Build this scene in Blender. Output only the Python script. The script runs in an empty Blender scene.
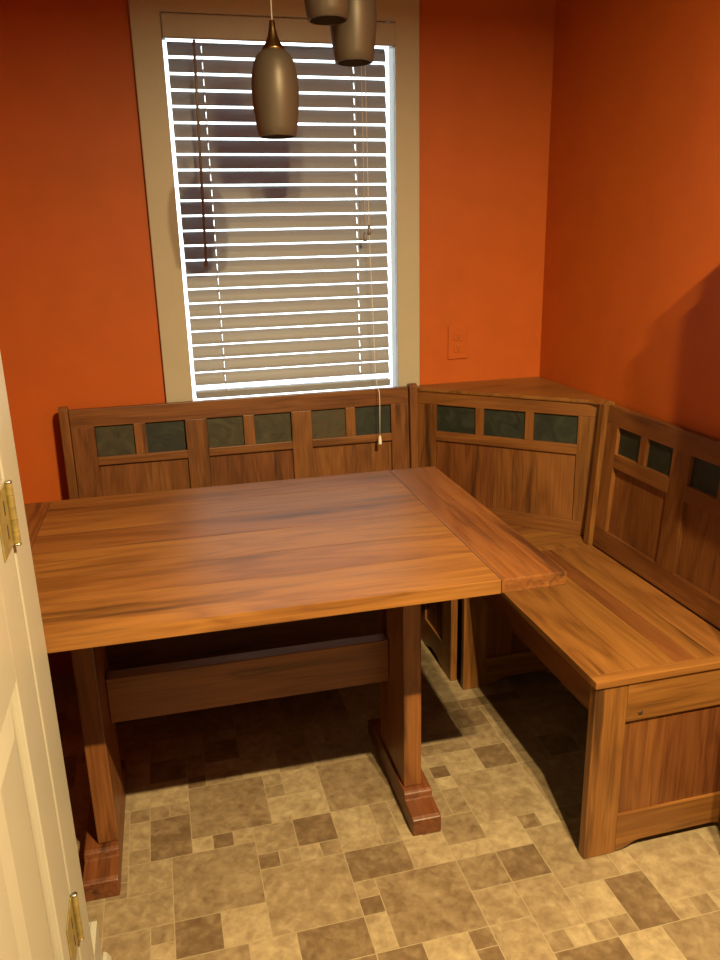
import bpy, bmesh, math, random
from mathutils import Vector, Matrix
random.seed(7)
SC = bpy.context.scene
COL = SC.collection
PI = math.pi

# ------------------------------------------------------------------ helpers
def nt(name):
    m = bpy.data.materials.new(name)
    m.use_nodes = True
    t = m.node_tree
    t.nodes.clear()
    out = t.nodes.new('ShaderNodeOutputMaterial')
    return m, t, out

def node(t, kind, **kw):
    n = t.nodes.new(kind)
    for k, v in kw.items():
        if k in n.inputs.keys() if isinstance(k, str) else False:
            n.inputs[k].default_value = v
        else:
            setattr(n, k, v)
    return n

def L(t, a, ao, b, bi):
    t.links.new(a.outputs[ao], b.inputs[bi])

def ramp(t, stops):
    r = t.nodes.new('ShaderNodeValToRGB')
    e = r.color_ramp.elements
    while len(e) < len(stops):
        e.new(0.5)
    for i, (p, c) in enumerate(stops):
        e[i].position = p
        e[i].color = (c[0], c[1], c[2], 1)
    return r

def math_node(t, op, a=None, b=None):
    n = t.nodes.new('ShaderNodeMath')
    n.operation = op
    for i, v in enumerate((a, b)):
        if v is None:
            continue
        if isinstance(v, tuple):
            t.links.new(v[0].outputs[v[1]], n.inputs[i])
        else:
            n.inputs[i].default_value = v
    return n

def simple(name, col, rough=0.5, metal=0.0, noise=0.0, nscale=20.0, bump=0.0, coat=0.0, spec=0.5):
    m, t, out = nt(name)
    p = t.nodes.new('ShaderNodeBsdfPrincipled')
    p.inputs['Roughness'].default_value = rough
    p.inputs['Metallic'].default_value = metal
    p.inputs['Coat Weight'].default_value = coat
    p.inputs['Specular IOR Level'].default_value = spec
    tc = t.nodes.new('ShaderNodeTexCoord')
    nz = t.nodes.new('ShaderNodeTexNoise')
    nz.inputs['Scale'].default_value = nscale
    nz.inputs['Detail'].default_value = 5
    L(t, tc, 'Object', nz, 'Vector')
    lo = [c * (1 - noise) for c in col]
    hi = [min(1, c * (1 + noise)) for c in col]
    r = ramp(t, [(0.3, lo), (0.7, hi)])
    L(t, nz, 'Fac', r, 'Fac')
    L(t, r, 'Color', p, 'Base Color')
    if bump:
        b = t.nodes.new('ShaderNodeBump')
        b.inputs['Strength'].default_value = bump
        b.inputs['Distance'].default_value = 0.002
        n2 = t.nodes.new('ShaderNodeTexNoise')
        n2.inputs['Scale'].default_value = 260
        n2.inputs['Detail'].default_value = 3
        L(t, tc, 'Object', n2, 'Vector')
        L(t, n2, 'Fac', b, 'Height')
        L(t, b, 'Normal', p, 'Normal')
    L(t, p, 'BSDF', out, 'Surface')
    return m

def wood_material():
    m, t, out = nt('rustic_oak')
    p = t.nodes.new('ShaderNodeBsdfPrincipled')
    at = t.nodes.new('ShaderNodeAttribute'); at.attribute_name = 'grain'
    bt = t.nodes.new('ShaderNodeAttribute'); bt.attribute_name = 'tone'
    def mapped(sx, sy, sz):
        mp = t.nodes.new('ShaderNodeMapping')
        mp.inputs['Scale'].default_value = (sx, sy, sz)
        L(t, at, 'Vector', mp, 'Vector')
        return mp
    # broad growth figure
    m1 = mapped(1.1, 8, 8)
    n1 = node(t, 'ShaderNodeTexNoise'); n1.inputs['Scale'].default_value = 1.0
    n1.inputs['Detail'].default_value = 3; n1.inputs['Distortion'].default_value = 0.6
    L(t, m1, 'Vector', n1, 'Vector')
    rings = math_node(t, 'MULTIPLY', (n1, 'Fac'), 44.0)
    s = math_node(t, 'SINE', (rings, 0))
    s00 = math_node(t, 'MULTIPLY_ADD', (s, 0), 0.5); s00.inputs[2].default_value = 0.5
    s01 = math_node(t, 'POWER', (s00, 0), 0.45)
    # fine pores
    m2 = mapped(5, 210, 210)
    n2 = node(t, 'ShaderNodeTexNoise'); n2.inputs['Scale'].default_value = 1.0
    n2.inputs['Detail'].default_value = 4
    L(t, m2, 'Vector', n2, 'Vector')
    # dark mineral streaks
    m3 = mapped(1.2, 18, 18)
    n3 = node(t, 'ShaderNodeTexNoise'); n3.inputs['Scale'].default_value = 1.0
    n3.inputs['Detail'].default_value = 4; n3.inputs['Roughness'].default_value = 0.6
    L(t, m3, 'Vector', n3, 'Vector')
    r3 = ramp(t, [(0.57, (0, 0, 0)), (0.69, (1, 1, 1))])
    L(t, n3, 'Fac', r3, 'Fac')
    # combine
    a1 = math_node(t, 'MULTIPLY', (s01, 0), 0.17)
    a2 = math_node(t, 'MULTIPLY_ADD', (n2, 'Fac'), 0.52); L(t, a1, 0, a2, 2)
    a3 = math_node(t, 'MULTIPLY_ADD', (n1, 'Fac'), 0.42); L(t, a2, 0, a3, 2)
    rc = ramp(t, [(0.22, (0.070, 0.026, 0.0065)), (0.5, (0.170, 0.064, 0.0150)), (0.80, (0.280, 0.117, 0.0285))])
    L(t, a3, 0, rc, 'Fac')
    mx = node(t, 'ShaderNodeMix', data_type='RGBA')
    mx.inputs[7].default_value = (0.030, 0.0115, 0.0038, 1)
    f = math_node(t, 'MULTIPLY', (r3, 'Color'), 0.80)
    L(t, f, 0, mx, 0)
    L(t, rc, 'Color', mx, 6)
    hs = t.nodes.new('ShaderNodeHueSaturation')
    L(t, bt, 'Fac', hs, 'Value')
    hh = math_node(t, 'MULTIPLY_ADD', (bt, 'Fac'), 0.045); hh.inputs[2].default_value = 0.4575
    L(t, hh, 0, hs, 'Hue')
    L(t, mx, 2, hs, 'Color')
    L(t, hs, 'Color', p, 'Base Color')
    rr = math_node(t, 'MULTIPLY_ADD', (n2, 'Fac'), 0.16); rr.inputs[2].default_value = 0.34
    L(t, rr, 0, p, 'Roughness')
    p.inputs['Specular IOR Level'].default_value = 0.45
    b = t.nodes.new('ShaderNodeBump')
    b.inputs['Strength'].default_value = 0.12; b.inputs['Distance'].default_value = 0.0015
    L(t, n2, 'Fac', b, 'Height')
    L(t, b, 'Normal', p, 'Normal')
    L(t, p, 'BSDF', out, 'Surface')
    return m

def slate_material(name, c1, c2, c3):
    m, t, out = nt(name)
    p = t.nodes.new('ShaderNodeBsdfPrincipled')
    tc = t.nodes.new('ShaderNodeTexCoord')
    n = node(t, 'ShaderNodeTexNoise'); n.inputs['Scale'].default_value = 16
    n.inputs['Detail'].default_value = 6; n.inputs['Distortion'].default_value = 1.2
    L(t, tc, 'Object', n, 'Vector')
    r = ramp(t, [(0.3, c1), (0.52, c2), (0.72, c3)])
    L(t, n, 'Fac', r, 'Fac'); L(t, r, 'Color', p, 'Base Color')
    p.inputs['Roughness'].default_value = 0.6
    b = t.nodes.new('ShaderNodeBump'); b.inputs['Strength'].default_value = 0.5; b.inputs['Distance'].default_value = 0.004
    L(t, n, 'Fac', b, 'Height'); L(t, b, 'Normal', p, 'Normal')
    L(t, p, 'BSDF', out, 'Surface')
    return m

def tile_material():
    m, t, out = nt('travertine_vinyl')
    p = t.nodes.new('ShaderNodeBsdfPrincipled')
    at = t.nodes.new('ShaderNodeAttribute'); at.attribute_name = 'grain'
    bt = t.nodes.new('ShaderNodeAttribute'); bt.attribute_name = 'tone'
    n = node(t, 'ShaderNodeTexNoise'); n.inputs['Scale'].default_value = 19
    n.inputs['Detail'].default_value = 8; n.inputs['Roughness'].default_value = 0.62; n.inputs['Distortion'].default_value = 0.35
    L(t, at, 'Vector', n, 'Vector')
    n2 = node(t, 'ShaderNodeTexNoise'); n2.inputs['Scale'].default_value = 45
    n2.inputs['Detail'].default_value = 5; n2.inputs['Distortion'].default_value = 0.5
    L(t, at, 'Vector', n2, 'Vector')
    v = math_node(t, 'SUBTRACT', (n, 'Fac'), 0.5)
    v2 = math_node(t, 'MULTIPLY_ADD', (v, 0), 0.62); L(t, bt, 'Fac', v2, 2)
    w = math_node(t, 'SUBTRACT', (n2, 'Fac'), 0.5)
    v3 = math_node(t, 'MULTIPLY_ADD', (w, 0), 0.55); L(t, v2, 0, v3, 2)
    r = ramp(t, [(0.0, (0.074, 0.042, 0.021)), (0.3, (0.140, 0.091, 0.049)), (0.55, (0.235, 0.172, 0.100)), (0.8, (0.355, 0.280, 0.168)), (1.0, (0.50, 0.43, 0.29))])
    L(t, v3, 0, r, 'Fac'); L(t, r, 'Color', p, 'Base Color')
    p.inputs['Roughness'].default_value = 0.42
    b = t.nodes.new('ShaderNodeBump'); b.inputs['Strength'].default_value = 0.15; b.inputs['Distance'].default_value = 0.002
    L(t, n2, 'Fac', b, 'Height'); L(t, b, 'Normal', p, 'Normal')
    L(t, p, 'BSDF', out, 'Surface')
    return m

def slat_material():
    m, t, out = nt('blind_slat_white')
    p = t.nodes.new('ShaderNodeBsdfPrincipled')
    p.inputs['Base Color'].default_value = (0.30, 0.29, 0.31, 1)
    p.inputs['Roughness'].default_value = 0.45
    tr = t.nodes.new('ShaderNodeBsdfTranslucent')
    tr.inputs['Color'].default_value = (0.72, 0.76, 0.80, 1)
    mx = t.nodes.new('ShaderNodeMixShader'); mx.inputs[0].default_value = 0.16
    L(t, p, 'BSDF', mx, 1); L(t, tr, 'BSDF', mx, 2); L(t, mx, 'Shader', out, 'Surface')
    return m

def glass_material():
    m, t, out = nt('window_glass')
    tr = t.nodes.new('ShaderNodeBsdfTransparent'); tr.inputs['Color'].default_value = (0.93, 0.96, 0.95, 1)
    g = t.nodes.new('ShaderNodeBsdfGlossy'); g.inputs['Roughness'].default_value = 0.02
    fr = t.nodes.new('ShaderNodeFresnel'); fr.inputs['IOR'].default_value = 1.45
    mx = t.nodes.new('ShaderNodeMixShader')
    L(t, fr, 'Fac', mx, 0); L(t, tr, 'BSDF', mx, 1); L(t, g, 'BSDF', mx, 2); L(t, mx, 'Shader', out, 'Surface')
    return m

def shade_material():
    m, t, out = nt('ribbed_amber_glass')
    p = t.nodes.new('ShaderNodeBsdfPrincipled')
    tc = t.nodes.new('ShaderNodeTexCoord')
    w = t.nodes.new('ShaderNodeTexWave'); w.bands_direction = 'Z'; w.inputs['Scale'].default_value = 95
    w.inputs['Distortion'].default_value = 1.5; w.inputs['Detail'].default_value = 2
    L(t, tc, 'Object', w, 'Vector')
    r = ramp(t, [(0, (0.125, 0.098, 0.074)), (1, (0.150, 0.119, 0.09))])
    L(t, w, 'Fac', r, 'Fac'); L(t, r, 'Color', p, 'Base Color')
    p.inputs['Roughness'].default_value = 0.42
    p.inputs['Metallic'].default_value = 0.25
    b = t.nodes.new('ShaderNodeBump'); b.inputs['Strength'].default_value = 0.08; b.inputs['Distance'].default_value = 0.001
    L(t, w, 'Fac', b, 'Height'); L(t, b, 'Normal', p, 'Normal')
    tr = t.nodes.new('ShaderNodeBsdfTranslucent'); tr.inputs['Color'].default_value = (0.7, 0.6, 0.47, 1)
    mx = t.nodes.new('ShaderNodeMixShader'); mx.inputs[0].default_value = 0.22
    L(t, p, 'BSDF', mx, 1); L(t, tr, 'BSDF', mx, 2); L(t, mx, 'Shader', out, 'Surface')
    return m

WOOD = wood_material()
SLATE = [slate_material('slate_olive', (0.020, 0.018, 0.009), (0.045, 0.039, 0.019), (0.075, 0.062, 0.032)),
         slate_material('slate_dark_green', (0.006, 0.009, 0.006), (0.013, 0.018, 0.012), (0.026, 0.031, 0.020)),
         slate_material('slate_rust', (0.03, 0.025, 0.013), (0.062, 0.043, 0.020), (0.035, 0.040, 0.025))]
TILE = tile_material()
GROUT = simple('pale_grout', (0.30, 0.235, 0.14), 0.7, noise=0.1)
ORANGE = simple('orange_paint', (0.47, 0.098, 0.0105), 0.55, noise=0.05, nscale=9, bump=0.10, spec=0.35)
BEIGE = simple('beige_paint', (0.09, 0.07, 0.05), 0.7, noise=0.04)
CEIL = simple('ceiling_white', (0.35, 0.33, 0.29), 0.8, noise=0.03)
TRIM = simple('cream_trim_paint', (0.46, 0.41, 0.315), 0.42, noise=0.02)
DOORP = simple('white_door_paint', (0.37, 0.355, 0.295), 0.38, noise=0.02)
SASH = simple('white_vinyl_sash', (0.82, 0.84, 0.84), 0.35, noise=0.02)
SLAT = slat_material()
GLASS = glass_material()
VALANCE = simple('blind_rail_white', (0.42, 0.385, 0.33), 0.4, noise=0.02)
CORD = simple('white_cord', (0.80, 0.78, 0.72), 0.7, noise=0.05)
WANDM = simple('backlit_grey_plastic', (0.22, 0.18, 0.15), 0.25, noise=0.05)  # clear plastic against the window: its backlit darkness is put into the colour
BRASS = simple('aged_brass', (0.34, 0.27, 0.10), 0.36, metal=0.55, noise=0.2, nscale=80)
STEEL = simple('zinc_pin', (0.42, 0.40, 0.34), 0.35, metal=1.0, noise=0.1)
SCREW = simple('dark_screw', (0.03, 0.022, 0.015), 0.5, noise=0.1)
BRONZE = simple('brushed_bronze', (0.30, 0.19, 0.09), 0.32, metal=1.0, noise=0.15, nscale=60)
SHADE = shade_material()
CABINET = simple('dark_cabinet_wood', (0.10, 0.045, 0.018), 0.45, noise=0.3, nscale=6)

AX = {'x': 0, 'y': 1, 'z': 2}

class Part:
    """collects boxes, prisms, lathes and tubes; build() links them as one mesh"""
    def __init__(self):
        self.bm = bmesh.new()
        self.g = self.bm.verts.layers.float_vector.new('grain')
        self.t = self.bm.verts.layers.float.new('tone')
    def _absorb(self, tb, grain, tone, M, mat, smooth, off=None):
        i = AX[grain]
        o = off if off is not None else Vector((random.uniform(-40, 40), random.uniform(-40, 40), random.uniform(-40, 40)))
        mp = {}
        for v in tb.verts:
            c = v.co
            gc = Vector((c[i], c[(i + 1) % 3], c[(i + 2) % 3])) + o
            nv = self.bm.verts.new(M @ c if M else c)
            nv[self.g] = gc
            nv[self.t] = tone
            mp[v] = nv
        for f in tb.faces:
            try:
                nf = self.bm.faces.new([mp[v] for v in f.verts])
            except ValueError:
                continue
            nf.material_index = mat
            nf.smooth = smooth
        tb.free()
    def box(self, lo, hi, grain='x', tone=1.0, bev=0.002, M=None, mat=0, seg=2):
        tb = bmesh.new()
        bmesh.ops.create_cube(tb, size=1)
        d = [abs(hi[k] - lo[k]) for k in range(3)]
        for v in tb.verts:
            v.co = Vector([(lo[k] + hi[k]) / 2 + v.co[k] * d[k] for k in range(3)])
        bev = min(bev, min(d) * 0.35)
        if bev > 0:
            bmesh.ops.bevel(tb, geom=list(tb.edges), offset=bev, segments=seg, profile=0.6, affect='EDGES')
        self._absorb(tb, grain, tone, M, mat, False)
        return self
    def prism(self, poly, axis, a0, a1, grain='x', tone=1.0, bev=0.002, M=None, mat=0):
        """poly: 2D points in the two other axes (cyclic order after axis)"""
        tb = bmesh.new()
        i = AX[axis]; j = (i + 1) % 3; k = (i + 2) % 3
        def mk(a):
            r = []
            for (p, q) in poly:
                c = [0, 0, 0]; c[i] = a; c[j] = p; c[k] = q
                r.append(tb.verts.new(c))
            return r
        A = mk(a0); B = mk(a1)
        tb.faces.new(A); tb.faces.new(list(reversed(B)))
        n = len(poly)
        for q in range(n):
            tb.faces.new([A[q], B[q], B[(q + 1) % n], A[(q + 1) % n]])
        bmesh.ops.recalc_face_normals(tb, faces=tb.faces)
        if bev > 0:
            es = [e for e in tb.edges if len(e.link_faces) == 2 and e.calc_face_angle() > 0.6]
            bmesh.ops.bevel(tb, geom=es, offset=bev, segments=2, profile=0.6, affect='EDGES')
        self._absorb(tb, grain, tone, M, mat, False)
        return self
    def lathe(self, prof, centre=(0, 0, 0), n=40, mat=0, tone=1.0, axis='z', smooth=True, caps=True):
        tb = bmesh.new()
        rings = []
        for (r, z) in prof:
            ring = []
            for q in range(n):
                a = 2 * PI * q / n
                c = (r * math.cos(a), r * math.sin(a), z)
                if axis == 'y': c = (c[0], c[2], c[1])
                if axis == 'x': c = (c[2], c[0], c[1])
                ring.append(tb.verts.new(Vector(c) + Vector(centre)))
            rings.append(ring)
        for a, b in zip(rings, rings[1:]):
            for q in range(n):
                tb.faces.new([a[q], a[(q + 1) % n], b[(q + 1) % n], b[q]])
        if caps:
            tb.faces.new(list(reversed(rings[0]))); tb.faces.new(rings[-1])
        bmesh.ops.recalc_face_normals(tb, faces=tb.faces)
        self._absorb(tb, 'z', tone, None, mat, smooth)
        return self
    def tube(self, pts, r, n=10, mat=0, radii=None):
        tb = bmesh.new()
        pts = [Vector(p) for p in pts]
        rings = []
        for q, p in enumerate(pts):
            d = (pts[min(q + 1, len(pts) - 1)] - pts[max(q - 1, 0)]).normalized()
            u = d.cross(Vector((0.31, 0.9, 0.2))).normalized(); w = d.cross(u)
            rr = radii[q] if radii else r
            rings.append([tb.verts.new(p + rr * (math.cos(2 * PI * s / n) * u + math.sin(2 * PI * s / n) * w)) for s in range(n)])
        for a, b in zip(rings, rings[1:]):
            for s in range(n):
                tb.faces.new([a[s], a[(s + 1) % n], b[(s + 1) % n], b[s]])
        tb.faces.new(list(reversed(rings[0]))); tb.faces.new(rings[-1])
        bmesh.ops.recalc_face_normals(tb, faces=tb.faces)
        self._absorb(tb, 'z', 1.0, None, mat, True)
        return self
    def build(self, name, mats, parent=None, world=None):
        """vertices are in the parent's local frame"""
        me = bpy.data.meshes.new(name)
        bmesh.ops.recalc_face_normals(self.bm, faces=self.bm.faces)
        self.bm.to_mesh(me); self.bm.free()
        for m in (mats if isinstance(mats, (list, tuple)) else [mats]):
            me.materials.append(m)
        o = bpy.data.objects.new(name, me)
        COL.objects.link(o)
        if parent is not None:
            o.parent = parent
        return o

def tag(o, label, cat, group=None):
    o['label'] = label; o['category'] = cat
    if group: o['group'] = group
    return o

def empty(name, loc, label, cat, rz=0.0, group=None):
    o = bpy.data.objects.new(name, None)
    o.empty_display_size = 0.1
    o.location = loc; o.rotation_euler = (0, 0, rz)
    COL.objects.link(o)
    return tag(o, label, cat, group)

def struct(name, part, mats, parent=None):
    o = part.build(name, mats, parent)
    if parent is None: o['kind'] = 'structure'
    return o

# ------------------------------------------------------------------ room shell
H = 2.42
XL, XP, YP = -1.95, -1.557, -1.262          # nook's left wall, wall by the door, its end
XR2, YR = 1.30, -2.75                        # the kitchen widens to the right behind the camera
YF = -4.6
WX0, WX1, WZ0, WZ1 = -1.227, -0.537, 0.902, 2.032
HX0, HX1, HZ0, HZ1 = WX0 - 0.05, WX1 + 0.05, WZ0 - 0.05, WZ1 + 0.03   # window opening
T = 0.12

# back wall with the window opening (one mesh)
p = Part()
p.box((XL - T, 0, -0.1), (HX0, T, H), bev=0)
p.box((HX1, 0, -0.1), (T, T, H), bev=0)
p.box((HX0, 0, -0.1), (HX1, T, HZ0), bev=0)
p.box((HX0, 0, HZ1), (HX1, T, H), bev=0)
struct('wall_back', p, ORANGE)
struct('wall_right', Part().box((0, YR, -0.1), (T, 0, H), bev=0), ORANGE)
struct('wall_left', Part().box((XL - T, YP - 0.0, -0.1), (XL, 0, H), bev=0), ORANGE)
struct('wall_doorside', Part().box((XL - T, YF, -0.1), (XP, YP, H), bev=0.003), BEIGE)
struct('wall_kitchen_right', Part().box((XR2, YF, -0.1), (XR2 + T, YR, H), bev=0), BEIGE)
struct('wall_kitchen_return', Part().box((T, YR, -0.1), (XR2 + T, YR + T, H), bev=0), BEIGE)
struct('wall_front', Part().box((XL - T, YF - T, -0.1), (XR2 + T, YF, H), bev=0), BEIGE)
struct('ceiling', Part().box((XL - T, YF - T, H), (XR2 + T, T, H + 0.1), bev=0), CEIL)

# floor: sheet of mixed-size stone-look tiles
PX, PY, OX, OY = 0.05, 0.0485, -1.405, -0.96
GX0, GX1, GY0, GY1 = -12, 56, -20, 76
occ = set(); tiles = []
def put(x, y, w, h, tone):
    for a in range(x, x + w):
        for b in range(y, y + h):
            if (a, b) in occ: return False
    for a in range(x, x + w):
        for b in range(y, y + h): occ.add((a, b))
    tiles.append((x, y, w, h, tone)); return True
Lt, Ml, Md, Dk = 0.64, 0.53, 0.44, 0.31
known = [(0,0,4,4,Md),(4,2,4,4,Ml),(6,-1,2,2,Dk),(4,-1,2,2,Ml),(4,1,1,1,Dk),(5,1,1,1,Ml),(6,1,1,1,Lt),(7,1,1,1,Md),
 (1,-5,4,4,Md),(1,-1,1,1,Lt),(2,-1,1,1,Dk),(3,-1,1,1,Lt),(-1,-3,2,3,Dk),(-2,-3,1,2,Lt),(-2,-1,1,1,Md),(-2,0,2,2,Ml),(-3,2,3,2,Ml),
 (0,4,2,2,Dk),(2,4,2,2,Lt),(5,6,3,2,Dk),(3,6,2,2,Lt),(8,2,3,2,Dk),(8,-1,2,3,Lt),(10,-1,1,3,Ml),(8,-5,4,4,Md),
 (5,-5,1,1,Ml),(5,-4,1,1,Md),(6,-5,2,2,Lt),(5,-3,3,2,Lt),(9,4,4,4,Md),(8,4,1,1,Ml),(8,5,1,1,Dk),(8,6,1,2,Lt),
 (17,-4,2,2,Dk),(15,-2,4,4,Ml),(14,-3,1,1,Dk),(13,1,2,2,Md),(13,3,2,1,Lt),(15,2,2,2,Lt),(17,2,1,1,Dk),(18,2,1,1,Lt),(13,4,2,2,Md),
 (15,4,2,2,Dk),(17,3,3,4,Ml),(15,6,2,3,Ml),(13,6,2,2,Ml),(12,8,1,1,Dk),(13,8,2,3,Ml),(19,7,2,3,Dk),(21,5,4,4,Lt),(20,3,1,1,Md),(20,4,1,3,Lt),(21,9,1,1,Lt),(22,9,1,1,Md),(23,9,1,1,Lt),
 (20,10,4,4,Md),(18,10,2,2,Lt),(15,10,3,2,Dk),(17,7,2,2,Lt),(17,9,1,1,Ml),(18,9,1,1,Md),(15,9,1,1,Md),(16,9,1,1,Lt),(10,8,2,2,Lt),(8,8,2,3,Dk),
 (14,-5,3,1,Md),(15,-4,2,2,Lt),(14,-4,1,1,Lt),(14,-2,1,1,Lt),(14,-1,1,2,Ml),(17,-6,2,2,Ml),(19,-6,2,4,Ml),(17,-8,2,2,Dk),(11,2,2,2,Lt),(11,-1,3,2,Ml),
 (-3,4,2,3,Ml),(-1,4,1,1,Md),(-1,5,1,2,Lt),(-5,-4,3,4,Ml),(-5,0,2,2,Lt),(0,6,3,3,Md)]
for k in known: put(*k)
sizes = [(4,4),(4,4),(3,3),(2,2),(2,2),(3,2),(2,3),(4,3),(2,1),(1,1)]
for b in range(GY0, GY1):
    for a in range(GX0, GX1):
        if (a, b) in occ: continue
        random.shuffle(sizes)
        for (w, h) in sizes + [(2, 2), (1, 2), (1, 1)]:
            if put(a, b, w, h, random.choice([Lt, Ml, Ml, Md, Md, Dk, Lt])): break
p = Part()
gap = 0.0011
tb = bmesh.new()
for (x, y, w, h, tone) in tiles:
    x0 = max(XL, OX + x * PX + gap); x1 = min(XR2, OX + (x + w) * PX - gap)
    y1 = min(0, OY - y * PY - gap); y0 = max(YF, OY - (y + h) * PY + gap)
    if x1 - x0 < 0.004 or y1 - y0 < 0.004: continue
    q = bmesh.new()
    q.faces.new([q.verts.new(c) for c in ((x0, y0, 0), (x1, y0, 0), (x1, y1, 0), (x0, y1, 0))])
    p._absorb(q, 'x', tone + random.uniform(-0.035, 0.035), None, 0, False)
p.box((XL - T, YF - T, -0.1), (XR2 + T, T, -0.0004), bev=0, mat=1)
fl = struct('floor', p, [TILE, GROUT])

# ------------------------------------------------------------------ window
p = Part()
FW = 0.012
p.box((HX0, 0.056, HZ0), (HX0 + FW, 0.112, HZ1), bev=0.002)
p.box((HX1 - FW, 0.056, HZ0), (HX1, 0.112, HZ1), bev=0.002)
p.box((HX0 + FW, 0.056, HZ1 - FW), (HX1 - FW, 0.112, HZ1), bev=0.002)
p.box((HX0 + FW, 0.056, HZ0), (HX1 - FW, 0.112, HZ0 + FW), bev=0.002)
win = struct('window_1', p, SASH)
# jamb lining between the casing and the frame
p = Part()
p.box((HX0, 0.0, HZ0), (WX0, 0.055, HZ1), bev=0.001)
p.box((WX1, 0.0, HZ0), (HX1, 0.055, HZ1), bev=0.001)
p.box((WX0, 0.0, HZ0), (WX1, 0.055, WZ0), bev=0.001)
p.box((WX0, 0.0, WZ1), (WX1, 0.055, HZ1), bev=0.001)
struct('jamb', p, TRIM, win)
p = Part()
xa, xb = HX0 + FW, HX1 - FW
SW = 0.024
z0, z1, y0 = HZ0 + FW, HZ1 - FW, 0.062
p.box((xa, y0, z0), (xa + SW, y0 + 0.02, z1)); p.box((xb - SW, y0, z0), (xb, y0 + 0.02, z1))
p.box((xa + SW, y0, z0), (xb - SW, y0 + 0.02, z0 + 0.03)); p.box((xa + SW, y0, z1 - 0.03), (xb - SW, y0 + 0.02, z1))
struct('sash', p, SASH, win)
struct('glass_pane', Part().box((xa + SW, y0 + 0.008, z0 + 0.03), (xb - SW, y0 + 0.012, z1 - 0.03), bev=0), GLASS, win)

# casing
CW0, CW1 = -1.311, -0.4595
ZC = WZ1 + 0.095
p = Part()
# prism along y takes (z, x)
p.prism([(0.80, CW0), (ZC, CW0), (ZC, CW1), (0.80, CW1), (0.80, WX1), (WZ1, WX1), (WZ1, WX0), (0.80, WX0)], 'y', -0.018, -0.0005, 'z', bev=0.003)
struct('trim_1', p, TRIM)
struct('trim_2', Part().box((WX0 + 0.0005, -0.018, 0.84), (WX1 - 0.0005, -0.0005, WZ0 - 0.001), 'x', bev=0.002), TRIM)

# ------------------------------------------------------------------ blind
bl = empty('window_blind', (-0.882, 0.03, WZ0 + 0.02), 'white wide-slat window blind lowered and tilted nearly shut in the window', 'blind')
bo = Vector(bl.location)
def B(x, y, z): return (x - bo.x, y - bo.y, z - bo.z)
BX0, BX1 = -1.2145, -0.5565
YB = 0.028
p = Part()
p.box(B(-1.2265, -0.026, 1.966), B(-0.5375, -0.014, 2.029), 'x', bev=0.004)
p.box(B(-1.2265, -0.014, 1.966), B(-1.2165, 0.01, 2.029), 'x', bev=0.003)
p.box(B(-0.5475, -0.014, 1.966), B(-0.5375, 0.01, 2.029), 'x', bev=0.003)
p.build('valance', VALANCE, bl)
Part().box(B(BX0, 0.004, 1.985), B(BX1, 0.052, 2.028), 'x').build('head_rail', VALANCE, bl)
# slats, with the routed cord holes
LAD = (-1.116, -0.659)
p = Part()
W, NS, PIT, ZT = 0.0395, 23, 0.0439, 1.950
TILT = math.radians(72)
xs = [BX0]
for lx in LAD: xs += [lx - 0.0016, lx + 0.0016]
xs += [BX1]
hole = [False, True, False, True, False]
for s in range(NS):
    zc = ZT - s * PIT
    tb = bmesh.new()
    vs = [-0.5, -0.28, 0.0, 0.24, 0.5]
    rows = []
    for side in (0, 1):
        grid = []
        for v in vs:
            crown = 0.0022 * (1 - 4 * v * v)
            n = crown + (0.0012 if side else -0.0012)
            # room edge (v=-.5) down
            yy = YB + W * v * math.cos(TILT) - n * math.sin(TILT)
            zz = zc + W * v * math.sin(TILT) + n * math.cos(TILT)
            grid.append([tb.verts.new(B(x, yy, zz)) for x in xs])
        rows.append(grid)
    for i in range(4):
        for j in range(5):
            if hole[j] and i in (1, 2): continue
            a, b = rows[0], rows[1]
            tb.faces.new([a[i][j], a[i][j+1], a[i+1][j+1], a[i+1][j]])
            tb.faces.new([b[i][j], b[i+1][j], b[i+1][j+1], b[i][j+1]])
    for j in range(5):
        tb.faces.new([rows[0][0][j], rows[1][0][j], rows[1][0][j+1], rows[0][0][j+1]])
        tb.faces.new([rows[0][4][j], rows[0][4][j+1], rows[1][4][j+1], rows[1][4][j]])
    for i in range(4):
        tb.faces.new([rows[0][i][0], rows[0][i+1][0], rows[1][i+1][0], rows[1][i][0]])
        tb.faces.new([rows[0][i][5], rows[1][i][5], rows[1][i+1][5], rows[0][i+1][5]])
    p._absorb(tb, 'x', 1.0, None, 0, False)
p.build('slats', SLAT, bl)
Part().box(B(BX0, YB - 0.020, 0.9235), B(BX1, YB + 0.014, 0.9475), 'x', bev=0.004).build('bottom_rail', SLAT, bl)
for lx in LAD:
    p = Part()
    p.tube([B(lx, YB - 0.021, 1.99), B(lx, YB - 0.021, 0.945)], 0.0008, 6)
    p.tube([B(lx, YB + 0.021, 1.99), B(lx, YB + 0.021, 0.945)], 0.0008, 6)
    p.build('ladder_cord', CORD, bl)
for cx in (-1.116, -0.886, -0.659):
    Part().lathe([(0.006, 0), (0.009, 0.002), (0.009, 0.008), (0.005, 0.010)], B(cx, YB - 0.0175, 0.9355), 16, axis='y').build('cord_plug', VALANCE, bl)
wd = Part().tube([B(-1.1385, -0.024, 1.962), B(-1.141, -0.034, 1.94), B(-1.1535, -0.034, 1.352)], 0.0042, 10).build('tilt_wand', WANDM, bl)
Part().lathe([(0.003, -0.012), (0.0062, -0.008), (0.0062, 0.008), (0.003, 0.012)], B(-1.1537, -0.034, 1.346), 12).build('wand_tip', WANDM, wd)
pc = Part()
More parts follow.
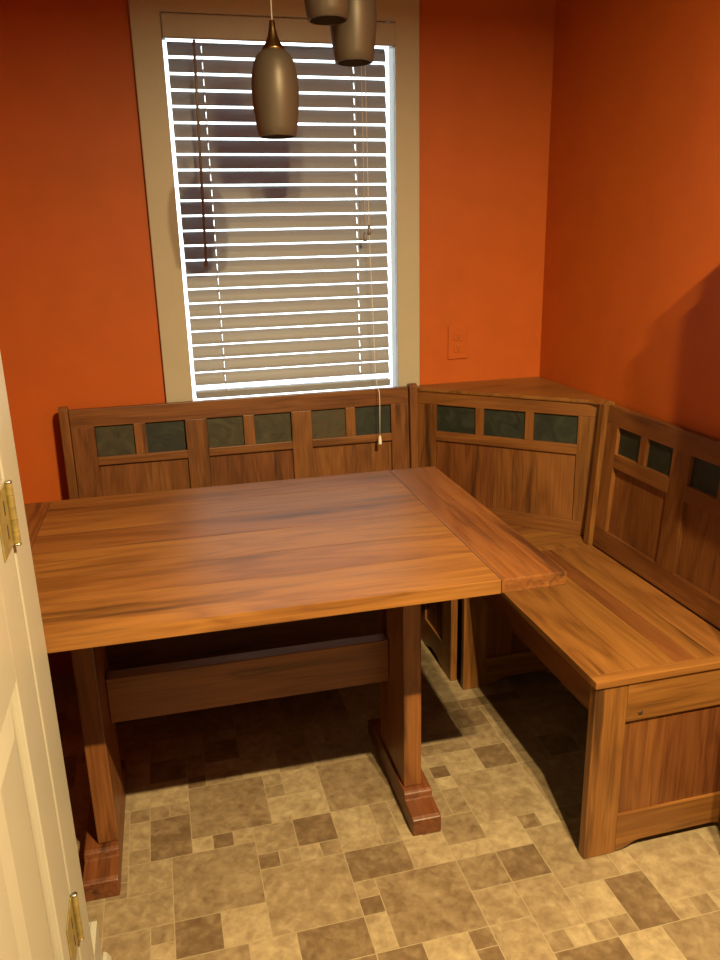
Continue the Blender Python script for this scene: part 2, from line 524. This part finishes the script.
pc.tube([B(-0.638, -0.012, 1.968), B(-0.636, -0.029, 1.93), B(-0.634, -0.031, 1.45), B(-0.621, -0.033, 0.958), B(-0.6215, -0.045, 0.952), B(-0.627, -0.075, 0.938), B(-0.6275, -0.098, 0.926), B(-0.6285, -0.106, 0.89), B(-0.631, -0.110, 0.778)], 0.0011, 6)
pc.tube([B(-0.648, -0.012, 1.968), B(-0.648, -0.029, 1.93), B(-0.648, -0.031, 1.43)], 0.0011, 6)
pco = pc.build('pull_cord', CORD, bl)
tas = [(0.002, 0.014), (0.0042, 0.010), (0.006, -0.008), (0.0065, -0.014), (0.004, -0.017)]
Part().lathe(tas, B(-0.631, -0.1105, 0.766), 14).build('cord_tassel', CORD, pco)
Part().lathe(tas, B(-0.634, -0.0315, 1.438), 14).build('cord_tassel', WANDM, pco)
Part().lathe(tas, B(-0.648, -0.0315, 1.418), 14).build('cord_tassel', WANDM, pco)

# ------------------------------------------------------------------ pendants
def pendant(x, y, zb, label):
    """zb: bottom of the shade"""
    e = empty('pendant_lamp', (x, y, zb), label, 'lamp', 0, 'pendant lamps over the table')
    prof = [(0.0400, 0.0), (0.0418, 0.0015), (0.0445, 0.018), (0.0485, 0.045), (0.0513, 0.075), (0.0518, 0.095), (0.0500, 0.122), (0.0450, 0.146), (0.0368, 0.162), (0.0240, 0.1725)]
    inner = [(r - 0.003, z) for r, z in prof]
    loop = prof + list(reversed(inner)) + [prof[0]]
    sh = Part().lathe(loop, (0, 0, 0), 48, caps=False).build('glass_shade', SHADE, e)
    Part().lathe([(0.0255, 0.1705), (0.0232, 0.177), (0.0165, 0.186), (0.0112, 0.198), (0.0078, 0.212), (0.0058, 0.228), (0.0048, 0.2295)], (0, 0, 0), 32).build('socket_cap', BRONZE, e)
    Part().lathe([(0.012, 0.120), (0.016, 0.135), (0.016, 0.172), (0.012, 0.172)], (0, 0, 0), 24).build('lamp_socket', SCREW, e)
    Part().tube([(0, 0, 0.229), (0, 0, H - 0.021 - zb)], 0.0016, 8).build('cord', CORD, e)
    return e
pendant(-1.0215, -0.70, 1.6285, 'lowest of the three ribbed glass pendant lamps, hanging left, whole in front of the blind')
pendant(-0.8430, -0.70, 1.7810, 'right-hand ribbed glass pendant lamp, cut off by the top of the photo')
pendant(-0.9200, -0.79, 1.8400, 'highest ribbed glass pendant lamp, only its bottom showing between the other two')
c = empty('ceiling_canopy', (-0.93, -0.73, H), 'round bronze ceiling canopy from which the pendant lamps hang', 'lamp canopy')
Part().lathe([(0.15, -0.001), (0.15, -0.016), (0.14, -0.020)], (0, 0, 0), 48).build('canopy_plate', BRONZE, c)

# ------------------------------------------------------------------ outlet
e = empty('wall_outlet', (-0.316, 0, 1.061), 'orange painted wall outlet right of the window, above the corner seat', 'outlet')
Part().box((-0.036, -0.006, -0.057), (0.036, -0.0005, 0.057), bev=0.0025).build('cover_plate', ORANGE, e)
for dz in (0.020, -0.020):
    r = Part().box((-0.016, -0.0085, dz - 0.014), (0.016, -0.005, dz + 0.014), bev=0.003).build('receptacle', ORANGE, e)
    Part().box((-0.0058, -0.009, dz - 0.001), (-0.0046, -0.0083, dz + 0.006), bev=0).box((0.0046, -0.009, dz), (0.0058, -0.0083, dz + 0.006), bev=0).box((-0.002, -0.009, dz - 0.008), (0.002, -0.0083, dz - 0.004), bev=0).build('slots', SCREW, r)

# ------------------------------------------------------------------ trestle table
tb_e = empty('trestle_table', (-1.4, -1.0, 0), 'long brown rustic oak trestle table in front of the window bench', 'table', -0.0122)
def Tt(x, y, z): return (x + 1.4, y + 1.0, z)
X1, X2, X3 = -1.6428, -0.7072, -0.5664
X0 = X1 - 0.141
Y0, Y1, ZT0, ZT1 = -1.2517, -0.4396, 0.730, 0.760
p = Part()
n = 6
ws = [0.150, 0.128, 0.140, 0.122, 0.142, 0.1301]
tones = [1.03, 0.98, 1.05, 0.92, 1.0, 0.93]
y = Y0
for w, tn in zip(ws, tones):
    p.box(Tt(X1 + 0.0006, y, ZT0), Tt(X2 - 0.0006, y + w - 0.0004, ZT1), 'x', tn, 0.0012)
    y += w
p.build('plank_top', WOOD, tb_e)
Part().box(Tt(X0, Y0, ZT0), Tt(X1 - 0.0006, Y1, ZT1), 'y', 0.84, 0.003).build('breadboard_end', WOOD, tb_e)
Part().box(Tt(X2 + 0.0006, Y0, ZT0), Tt(X3, Y1, ZT1), 'y', 0.80, 0.003).build('breadboard_end', WOOD, tb_e)
for (xa, xb, fa, fb) in ((-1.567, -1.520, -1.5975, -1.5205), (-0.821, -0.775, -0.8275, -0.7545)):
    Part().box(Tt(xa, -0.952, 0.071), Tt(xb, -0.725, 0.678), 'z', 0.82, 0.003).build('leg', WOOD, tb_e)
    # foot: low toe, small step up to the raised middle
    poly = []
    yf, yb = -1.046, -0.600
    pts = [(yf, 0.0), (yf, 0.044), (yf + 0.010, 0.049), (yf + 0.066, 0.052), (yf + 0.072, 0.066), (yf + 0.080, 0.070),
           (yb - 0.080, 0.070), (yb - 0.072, 0.066), (yb - 0.066, 0.052), (yb - 0.010, 0.049), (yb, 0.044), (yb, 0.0)]
    Part().prism([(a + 1.0, b) for a, b in pts], 'x', fa + 1.4, fb + 1.4, 'y', 0.60, 0.003).build('foot', WOOD, tb_e)
    Part().prism([(a + 1.0, b) for a, b in [(-1.14, 0.729), (-1.14, 0.712), (-1.10, 0.679), (-0.57, 0.679), (-0.53, 0.712), (-0.53, 0.729)]], 'x', xa + 1.4 - 0.012, xb + 1.4 + 0.012, 'y', 0.85, 0.002).build('top_cleat', WOOD, tb_e)
Part().box(Tt(-1.519, -0.826, 0.305), Tt(-0.822, -0.786, 0.424), 'x', 0.74, 0.003).build('stretcher', WOOD, tb_e)  # lowered tone puts the under-table shade into the wood colour

# ------------------------------------------------------------------ benches
def vback(z):                       # front face of the reclined back, distance from the wall
    return 0.058 - (z - 0.47) * 0.060

def back_boxes(p, u0, u1, z0, z1, th, grain, tone, off=0.0, bev=0.0015):
    tone *= 0.86
    """board following the recline, local frame: x = u, -y = out from wall"""
    def pt(u, z, d): return (u, -(vback(z) + off - d), z)
    tb = bmesh.new()
    c = [tb.verts.new(pt(*a)) for a in ((u0, z0, 0), (u1, z0, 0), (u1, z1, 0), (u0, z1, 0), (u0, z0, th), (u1, z0, th), (u1, z1, th), (u0, z1, th))]
    for f in ((0,1,2,3), (5,4,7,6), (4,0,3,7), (1,5,6,2), (3,2,6,7), (4,5,1,0)):
        tb.faces.new([c[q] for q in f])
    if bev: bmesh.ops.bevel(tb, geom=list(tb.edges), offset=bev, segments=2, profile=0.6, affect='EDGES')
    p._absorb(tb, grain, tone, None, 0, False)

def bench_back(parent, u0, u1, cols, zs=(0.475, 0.535, 0.742, 0.775, 0.866, 0.922), slates=None, boards=1):
    zb, zp0, zp1, zs0, zs1, zt = zs
    fr = Part()
    back_boxes(fr, u0, u1, zs1, zt, 0.022, 'x', 0.92)
    back_boxes(fr, u0, u1, zb, zp0, 0.022, 'x', 0.88)
    edges = [u0] + [e for c in cols for e in c] + [u1]
    for a, b in zip(edges[0::2], edges[1::2]):
        back_boxes(fr, a, b, zp0, zs1, 0.022, 'z', random.uniform(0.86, 1.05))
    for (a, b) in cols:
        back_boxes(fr, a, b, zp1, zs0, 0.022, 'x', random.uniform(0.9, 1.05))
    fr.build('back_frame', WOOD, parent)
    k = 0
    for (a, b), sl in zip(cols, slates):
        pn = Part()
        w = (b - a) / boards
        for q in range(boards):
            back_boxes(pn, a + q * w, a + (q + 1) * w, zp0 - 0.001, zp1 + 0.001, 0.008, 'z', random.uniform(0.80, 1.0), off=-0.0125, bev=0.0005)
        pn.build('back_panel', WOOD, parent)
        for i, (s0, s1, mi) in enumerate(sl):
            st = Part()
            back_boxes(st, s0 - 0.001, s1 + 0.001, zs0 - 0.001, zs1 + 0.001, 0.007, 'x', 1.0, off=-0.0105, bev=0.0008)
            st.build('slate_tile', SLATE[mi], parent)
        for (s0, s1, _), (t0, t1, _) in zip(sl, sl[1:]):
            mu = Part()
            back_boxes(mu, s1, t0, zs0, zs1, 0.022, 'z', 0.98)
            mu.build('mullion', WOOD, parent)

def back_post(parent, u0, u1, tone=0.9, ztop=0.936):
    prof = [(-0.012, 0.0), (-0.062, 0.0), (-0.072, 0.40), (-0.074, 0.48), (-0.064, 0.62), (-0.054, 0.80), (-0.048, ztop - 0.012), (-0.041, ztop - 0.002), (-0.030, ztop), (-0.014, ztop - 0.004), (-0.007, ztop - 0.016), (-0.008, 0.62), (-0.012, 0.46)]
    # prism along x takes (y, z)
    Part().prism(prof, 'x', u0, u1, 'z', tone, 0.003).build('back_post', WOOD, parent)

def bench_end(parent, u0, u1, v0, v1, bolt_side=None):
    """frame-and-panel end: v0 (rear) to v1 (front), arch cut in the bottom rail"""
    e = Part()
    pw = 0.082
    e.box((u0, -v1, 0.0), (u1, -(v1 - pw), 0.4565), 'z', 0.98, 0.003)
    e.box((u0, -(v0 + 0.045), 0.0), (u1, -v0, 0.4565), 'z', 0.9, 0.002)
    e.box((u0, -(v1 - pw), 0.357), (u1, -(v0 + 0.045), 0.4565), 'y', 1.02, 0.002)
    ya, yb = -(v1 - pw), -(v0 + 0.045)
    arch = [(ya, 0.104), (ya, 0.004), (ya + 0.018, 0.006), (ya + 0.034, 0.012), (ya + 0.050, 0.021), (ya + 0.066, 0.024),
            (yb - 0.066, 0.024), (yb - 0.05, 0.021), (yb - 0.034, 0.012), (yb - 0.018, 0.006), (yb, 0.004), (yb, 0.104)]
    e.prism(arch, 'x', u0, u1, 'y', 1.0, 0.0015)
    o = e.build('end_frame', WOOD, parent)
    pm = (u0 + u1) / 2
    w = (yb - ya) / 3
    pp = Part()
    for q in range(3):
        pp.box((pm - 0.004, ya + q * w - 0.0, 0.102), (pm + 0.004, ya + (q + 1) * w, 0.352), 'z', (0.80, 0.70, 0.66)[q], 0.0005)
    pp.build('end_panel', WOOD, parent)
    if bolt_side is not None:
        Part().lathe([(0.0052, 0.0), (0.0052, 0.0015), (0.003, 0.0022)], (bolt_side, -0.350, 0.376), 14, axis='x').build('screw', SCREW, parent)

# bench under the window: local x = world x
lb = empty('storage_bench', (-1.07, -0.03, 0), 'long wooden bench under the window, six slate tiles along its back', 'bench', 0, 'slate-tiled nook benches')
o = 1.07
cols = [(-1.535, -1.260), (-1.192, -0.919), (-0.852, -0.578)]
sl = [[(-1.533, -1.418, 0), (-1.382, -1.265, 1)], [(-1.190, -1.076, 0), (-1.041, -0.922, 0)], [(-0.850, -0.736, 2), (-0.703, -0.580, 1)]]
zz = (0.475, 0.535, 0.750, 0.775, 0.873, 0.928)
bench_back(lb, -1.604 + o, -0.516 + o, [(a + o, b + o) for a, b in cols], zz, [[(a + o, b + o, m) for a, b, m in s] for s in sl], boards=2)
back_post(lb, -1.632 + o, -1.605 + o, ztop=0.942)
back_post(lb, -0.515 + o, -0.4875 + o, 0.8, ztop=0.940)
p = Part()
for q, (a, b) in enumerate(((0.062, 0.145), (0.145, 0.225), (0.225, 0.305), (0.305, 0.385))):
    p.box((-1.600 + o, -b, 0.457), (-0.520 + o, -a - 0.0004, 0.475), 'x', random.uniform(0.9, 1.05), 0.0015)
p.build('seat', WOOD, lb)
Part().box((-1.594 + o, -0.355, 0.357), (-0.488 + o, -0.337, 0.4565), 'x', 0.72).build('apron', WOOD, lb)  # low tone paints in the shade below the seat
bench_end(lb, -0.487 + o, -0.464 + o, 0.080, 0.382)
bench_end(lb, -1.632 + o, -1.609 + o, 0.080, 0.382)
Part().box((-1.607 + o, -0.072, 0.02), (-0.488 + o, -0.058, 0.4565), 'x', 0.75).build('rear_panel', WOOD, lb)

# bench along the right wall: local x runs toward the camera (world -y), local -y is into the room (world -x)
rb = empty('storage_bench', (0, -0.86, 0), 'shorter wooden bench against the right wall with its panelled end facing us', 'bench', -PI / 2, 'slate-tiled nook benches')
def ru(yw): return -yw - 0.86
cols = [(0.574, 0.836), (0.908, 1.170)]
sl = [[(0.576, 0.690, 1), (0.720, 0.834, 1)], [(0.910, 1.024, 1), (1.054, 1.168, 1)]]
zz = (0.475, 0.537, 0.739, 0.782, 0.862, 0.918)
bench_back(rb, 0.516 - 0.86, 1.212 - 0.86, [(a - 0.86, b - 0.86) for a, b in cols], zz, [[(a - 0.86, b - 0.86, m) for a, b, m in s] for s in sl])
back_post(rb, 0.4875 - 0.86, 0.515 - 0.86, 1.0, ztop=0.930)
back_post(rb, 1.213 - 0.86, 1.240 - 0.86, 0.9, ztop=0.930)
p = Part()
for a, b, tn in ((0.062, 0.150, 0.92), (0.150, 0.200, 0.98), (0.200, 0.252, 0.72), (0.252, 0.355, 1.02), (0.355, 0.470, 1.0)):
    p.box((0.517 - 0.86, -b, 0.457), (1.210 - 0.86, -a - 0.0004, 0.475), 'x', tn, 0.0015)
p.box((0.4845 - 0.86, -0.470, 0.457), (0.5165 - 0.86, -0.076, 0.475), 'x', 1.0, 0.0015)
p.box((1.2105 - 0.86, -0.470, 0.457), (1.240 - 0.86, -0.076, 0.475), 'y', 0.97, 0.0025)
p.build('seat', WOOD, rb)
Part().box((0.476 - 0.86, -0.442, 0.357), (1.209 - 0.86, -0.424, 0.4565), 'x', 0.72).build('apron', WOOD, rb)  # darker wood tone stands in for shade under the seat overhang
bench_end(rb, 1.210 - 0.86, 1.2345 - 0.86, 0.012, 0.467, bolt_side=1.2345 - 0.86)
bench_end(rb, 0.452 - 0.86, 0.474 - 0.86, 0.080, 0.467)
Part().box((0.476 - 0.86, -0.072, 0.02), (1.209 - 0.86, -0.058, 0.4565), 'x', 0.75).build('rear_panel', WOOD, rb)

# corner unit
cb = empty('corner_bench', (-0.24, -0.24, 0), 'wooden corner seat between the two benches with a triangular top shelf in the wall corner', 'bench', 0, 'slate-tiled nook benches')
A = Vector((-0.4815, -0.0455, 0)); Bv = Vector((-0.0285, -0.4625, 0))
d = (Bv - A).normalized(); LEN = (Bv - A).length
# local frame of the diagonal back: X along d, Y pointing into the wall corner
nrm = Vector((-d.y, d.x, 0))
if nrm.dot(Vector((1, 1, 0))) < 0: nrm = -nrm
MD = Matrix(((d.x, nrm.x, 0, A.x + 0.24), (d.y, nrm.y, 0, A.y + 0.24), (0, 0, 1, 0), (0, 0, 0, 1)))
zb, zp0, zp1, zs0, zs1, zt = 0.476, 0.523, 0.743, 0.775, 0.867, 0.9095
fr = Part()
def db(p, u0, u1, z0, z1, y0, y1, grain, tone, bev=0.0015):
    p.box((u0, y0, z0), (u1, y1, z1), grain, tone * 0.88, bev, M=MD)
cs = (0.073, 0.551)
db(fr, 0.0, LEN, zs1, zt, 0, 0.022, 'x', 0.95); db(fr, 0.0, LEN, zb, zp0, 0, 0.022, 'x', 0.98)
db(fr, 0.0, cs[0], zp0, zs1, 0, 0.022, 'z', 0.95); db(fr, cs[1], LEN, zp0, zs1, 0, 0.022, 'z', 1.12)
db(fr, cs[0], cs[1], zp1, zs0, 0, 0.022, 'x', 1.0)
fr.build('back_frame', WOOD, cb)
pn = Part()
db(pn, cs[0], 0.274, zp0 - 0.001, zp1 + 0.001, 0.009, 0.017, 'z', 0.82, 0.0006)
db(pn, 0.274, cs[1], zp0 - 0.001, zp1 + 0.001, 0.009, 0.017, 'z', 0.98, 0.0006)
pn.build('back_panel', WOOD, cb)
SS = [(0.074, 0.214), (0.242, 0.382), (0.410, 0.550)]
for a, b in SS:
    q = Part(); db(q, a - 0.001, b + 0.001, zs0 - 0.001, zs1 + 0.001, 0.009, 0.016, 'x', 1.0, 0.0008); q.build('slate_tile', SLATE[1], cb)
for (a, b), (c2, d2) in zip(SS, SS[1:]):
    q = Part(); db(q, b, c2, zs0, zs1, 0, 0.022, 'z', 1.0); q.build('mullion', WOOD, cb)
sh = [(-0.486, -0.003), (-0.486, -0.036), (-0.474, -0.058), (-0.058, -0.446), (-0.036, -0.486), (-0.003, -0.486), (-0.003, -0.003)]
Part().prism([(a + 0.24, b + 0.24) for a, b in sh], 'z', 0.9105, 0.9215, 'x', 1.0, 0.002).build('corner_shelf', WOOD, cb)
p = Part()
for a, b, tn in ((-0.4835, -0.380, 1.0), (-0.380, -0.270, 0.93), (-0.270, -0.150, 1.0), (-0.150, -0.020, 0.9)):
    p.box((-0.461 + 0.24, a + 0.24, 0.457), (-0.018 + 0.24, b + 0.24 - 0.0004, 0.4752), 'x', tn, 0.0015)
p.build('seat', WOOD, cb)
Part().box((-0.09 + 0.24, -0.09 + 0.24, 0), (-0.03 + 0.24, -0.03 + 0.24, 0.4565), 'z', 0.9).build('corner_leg', WOOD, cb)
Part().box((-0.45 + 0.24, -0.425 + 0.24, 0.40), (-0.09 + 0.24, -0.405 + 0.24, 0.4565), 'x', 0.9).build('seat_cleat', WOOD, cb)

# ------------------------------------------------------------------ door in the left wall, casing, baseboard
XF = -1.5455
dr = Part()
YH = -1.452                                   # hinge edge of the leaf
ZD = 2.03
lo_y = YH - 0.76
def dbx(p, y0, y1, z0, z1, x0, x1, bev=0.002): p.box((x0, min(y0, y1), z0), (x1, max(y0, y1), z1), 'z', 1, bev)
XB = XP + 0.0008
# stiles and rails
st = 0.115
rows = [(0.22, 0.86), (1.00, 1.62), (1.74, 1.93)]
colsY = [(lo_y + st, lo_y + 0.76 / 2 - 0.055), (lo_y + 0.76 / 2 + 0.055, YH - st)]
ys = [lo_y, colsY[0][0], colsY[0][1], colsY[1][0], colsY[1][1], YH]
dbx(dr, ys[0], ys[1], 0.008, ZD, XB, XF); dbx(dr, ys[2], ys[3], 0.008, ZD, XB, XF); dbx(dr, ys[4], ys[5], 0.008, ZD, XB, XF)
zr = [0.008] + [q for r in rows for q in r] + [ZD]
for (ya, yb2) in colsY:
    for a, b in zip(zr[0::2], zr[1::2]): dbx(dr, ya, yb2, a, b, XB, XF, 0)
door = struct('door_1', dr, DOORP)
# raised panels with sloped fields
for (ya, yb2) in colsY:
    for (z0, z1) in rows:
        tb = bmesh.new()
        lv = [(0.0, XF - 0.009), (0.012, XF - 0.009), (0.052, XF - 0.0015), (0.056, XF - 0.0015)]
        rings = []
        for ins, x in lv:
            rings.append([tb.verts.new(c) for c in ((x, ya + ins, z0 + ins), (x, yb2 - ins, z0 + ins), (x, yb2 - ins, z1 - ins), (x, ya + ins, z1 - ins))])
        for a, b in zip(rings, rings[1:]):
            for q in range(4): tb.faces.new([a[q], a[(q + 1) % 4], b[(q + 1) % 4], b[q]])
        tb.faces.new(rings[-1])
        pp = Part(); pp._absorb(tb, 'z', 1, None, 0, False)
        po = pp.build('panel', DOORP, door)
# hinges: brass leaf on the door's edge with its knuckle barrel
for zc in (0.352, 1.055, 1.80):
    hp = Part()
    hp.box((XF + 0.0004, YH - 0.072, zc - 0.044), (XF + 0.0026, YH - 0.004, zc + 0.044), 'z', 1, 0.0008)
    ho = hp.build('hinge', BRASS, door)
    kn = Part()
    for q in range(5):
        z0 = zc - 0.044 + q * 0.0176
        kn.lathe([(0.0052, z0 + 0.0003), (0.0052, z0 + 0.0173)], (XF + 0.0066, YH - 0.002, 0), 14, smooth=False)
    kn.build('knuckle', BRASS, ho)
    Part().lathe([(0.003, zc - 0.048), (0.0054, zc - 0.0465), (0.0054, zc - 0.0442)], (XF + 0.0066, YH - 0.002, 0), 14).lathe([(0.0054, zc + 0.0442), (0.0054, zc + 0.0460), (0.003, zc + 0.0472)], (XF + 0.0066, YH - 0.002, 0), 14).build('pin', STEEL, ho)
    sl_ = Part()
    for zq in (-0.017, 0.017):
        sl_.box((XF + 0.0024, YH - 0.034, zc + zq - 0.010), (XF + 0.0030, YH - 0.029, zc + zq + 0.010), 'z', 1, 0)
    sl_.build('slot', SCREW, ho)
struct('trim_3', Part().box((XP + 0.0006, YH + 0.004, 0.001), (XF + 0.001, -1.328, ZD + 0.09), 'z', 1, 0.004), DOORP)
struct('trim_4', Part().box((XP + 0.0006, lo_y - 0.003, ZD + 0.003), (XF + 0.001, YH + 0.0035, ZD + 0.09), 'y', 1, 0.004), DOORP)
struct('trim_5', Part().box((XP + 0.0006, lo_y - 0.12, 0.001), (XF + 0.001, lo_y - 0.004, ZD + 0.09), 'z', 1, 0.004), DOORP)
p = Part()
p.box((XP + 0.0004, -1.3272, 0.001), (XP + 0.013, YP + 0.014, 0.140), 'y', 1, 0.002)
p.box((XL + 0.014, YP + 0.0004, 0.001), (XP + 0.0003, YP + 0.014, 0.140), 'x', 1, 0.002)
p.prism([(0.0012, XP + 0.0135), (0.045, XP + 0.0135), (0.042, XP + 0.020), (0.028, XP + 0.027), (0.0012, XP + 0.028)], 'y', -1.3270, YP + 0.028, 'y', 1, 0)
struct('baseboard_doorside', p, DOORP)
struct('baseboard_left', Part().box((XL + 0.0004, YP + 0.015, 0.001), (XL + 0.012, -0.013, 0.09), 'y', 1, 0.002), TRIM)

# ------------------------------------------------------------------ tall cabinet just beyond the right bench (out of frame, throws the wall shadow)
CB = empty('tall_cabinet', (-0.12, -1.75, 0), 'unseen tall dark wooden cabinet against the right wall past the bench end, shaped for its shadow', 'cabinet')
Part().box((-0.07, -0.30, 0.0), (0.116, 0.30, 1.25), 'z', 1, 0.004).box((-0.142, -0.30, 1.2505), (0.116, 0.30, 1.69), 'z', 1, 0.004).build('carcass', CABINET, CB)  # overhanging upper box added so the shadow fits wall and bench end
for s in (-1, 1):
    for (x, z0, z1, zk) in ((-0.07, 0.08, 1.22, 0.95), (-0.142, 1.28, 1.66, 1.33)):
        dd = Part().box((x - 0.018, 0.15 * s - 0.146, z0), (x - 0.0005, 0.15 * s + 0.146, z1), 'z', 1, 0.003).build('door', CABINET, CB)
        Part().lathe([(0.006, x - 0.040), (0.012, x - 0.036), (0.012, x - 0.028), (0.005, x - 0.019)], (0, 0.03 * s, zk), 16, axis='x').build('knob', BRASS, dd)

# ------------------------------------------------------------------ lights
WARM = (1.0, 0.76, 0.38)
KL = 2.12
fx = empty('ceiling_light', (-0.652, -2.50, H), 'two-lamp ceiling light fixture over the kitchen', 'ceiling light')
Part().lathe([(0.16, -0.001), (0.16, -0.012), (0.15, -0.018)], (0, 0, 0), 40).build('base_plate', BRONZE, fx)
for x in (-0.706, -0.598):
    s = 1
    Part().lathe([(0.030, -0.018), (0.042, -0.045), (0.042, -0.050), (0.030, -0.0505)], (x + 0.652, 0, 0), 24).build('lamp_cup', BRONZE, fx)
    ld = bpy.data.lights.new('ceiling_bulb', 'AREA')
    ld.shape = 'DISK'; ld.size = 0.036; ld.energy = 84; ld.spread = math.radians(166); ld.color = WARM
    lo_ = bpy.data.objects.new('ceiling_bulb', ld); COL.objects.link(lo_)
    lo_.location = (x, -2.50, H - 0.053)

# daylight
w = bpy.data.worlds.new('World'); SC.world = w; w.use_nodes = True
t = w.node_tree; t.nodes.clear()
bg = t.nodes.new('ShaderNodeBackground'); ow = t.nodes.new('ShaderNodeOutputWorld')
bg.inputs['Color'].default_value = (0.86, 0.94, 1.0, 1); bg.inputs['Strength'].default_value = 4.2
t.links.new(bg.outputs[0], ow.inputs[0])

# ------------------------------------------------------------------ camera
yaw, pitch, roll, f = 0.2469, 0.2955, -0.0239, 787.5
cy, sy, cp, sp = math.cos(yaw), math.sin(yaw), math.cos(pitch), math.sin(pitch)
F = Vector((sy * cp, cy * cp, -sp)); Rr = Vector((cy, -sy, 0)); U = Rr.cross(F)
cr, sr = math.cos(roll), math.sin(roll)
R2 = cr * Rr + sr * U; U2 = -sr * Rr + cr * U
cd = bpy.data.cameras.new('camera'); cam = bpy.data.objects.new('camera', cd); COL.objects.link(cam)
cam.matrix_world = Matrix(((R2.x, U2.x, -F.x, -1.3243), (R2.y, U2.y, -F.y, -2.5739), (R2.z, U2.z, -F.z, 1.4056), (0, 0, 0, 1)))
cd.sensor_fit = 'AUTO'; cd.sensor_width = 36; cd.lens = f * 36 / 960
cd.clip_start = 0.02
SC.camera = cam
vs = SC.view_settings
vs.view_transform = 'Standard'; vs.look = 'None'; vs.exposure = 0; vs.gamma = 1; vs.use_curve_mapping = False
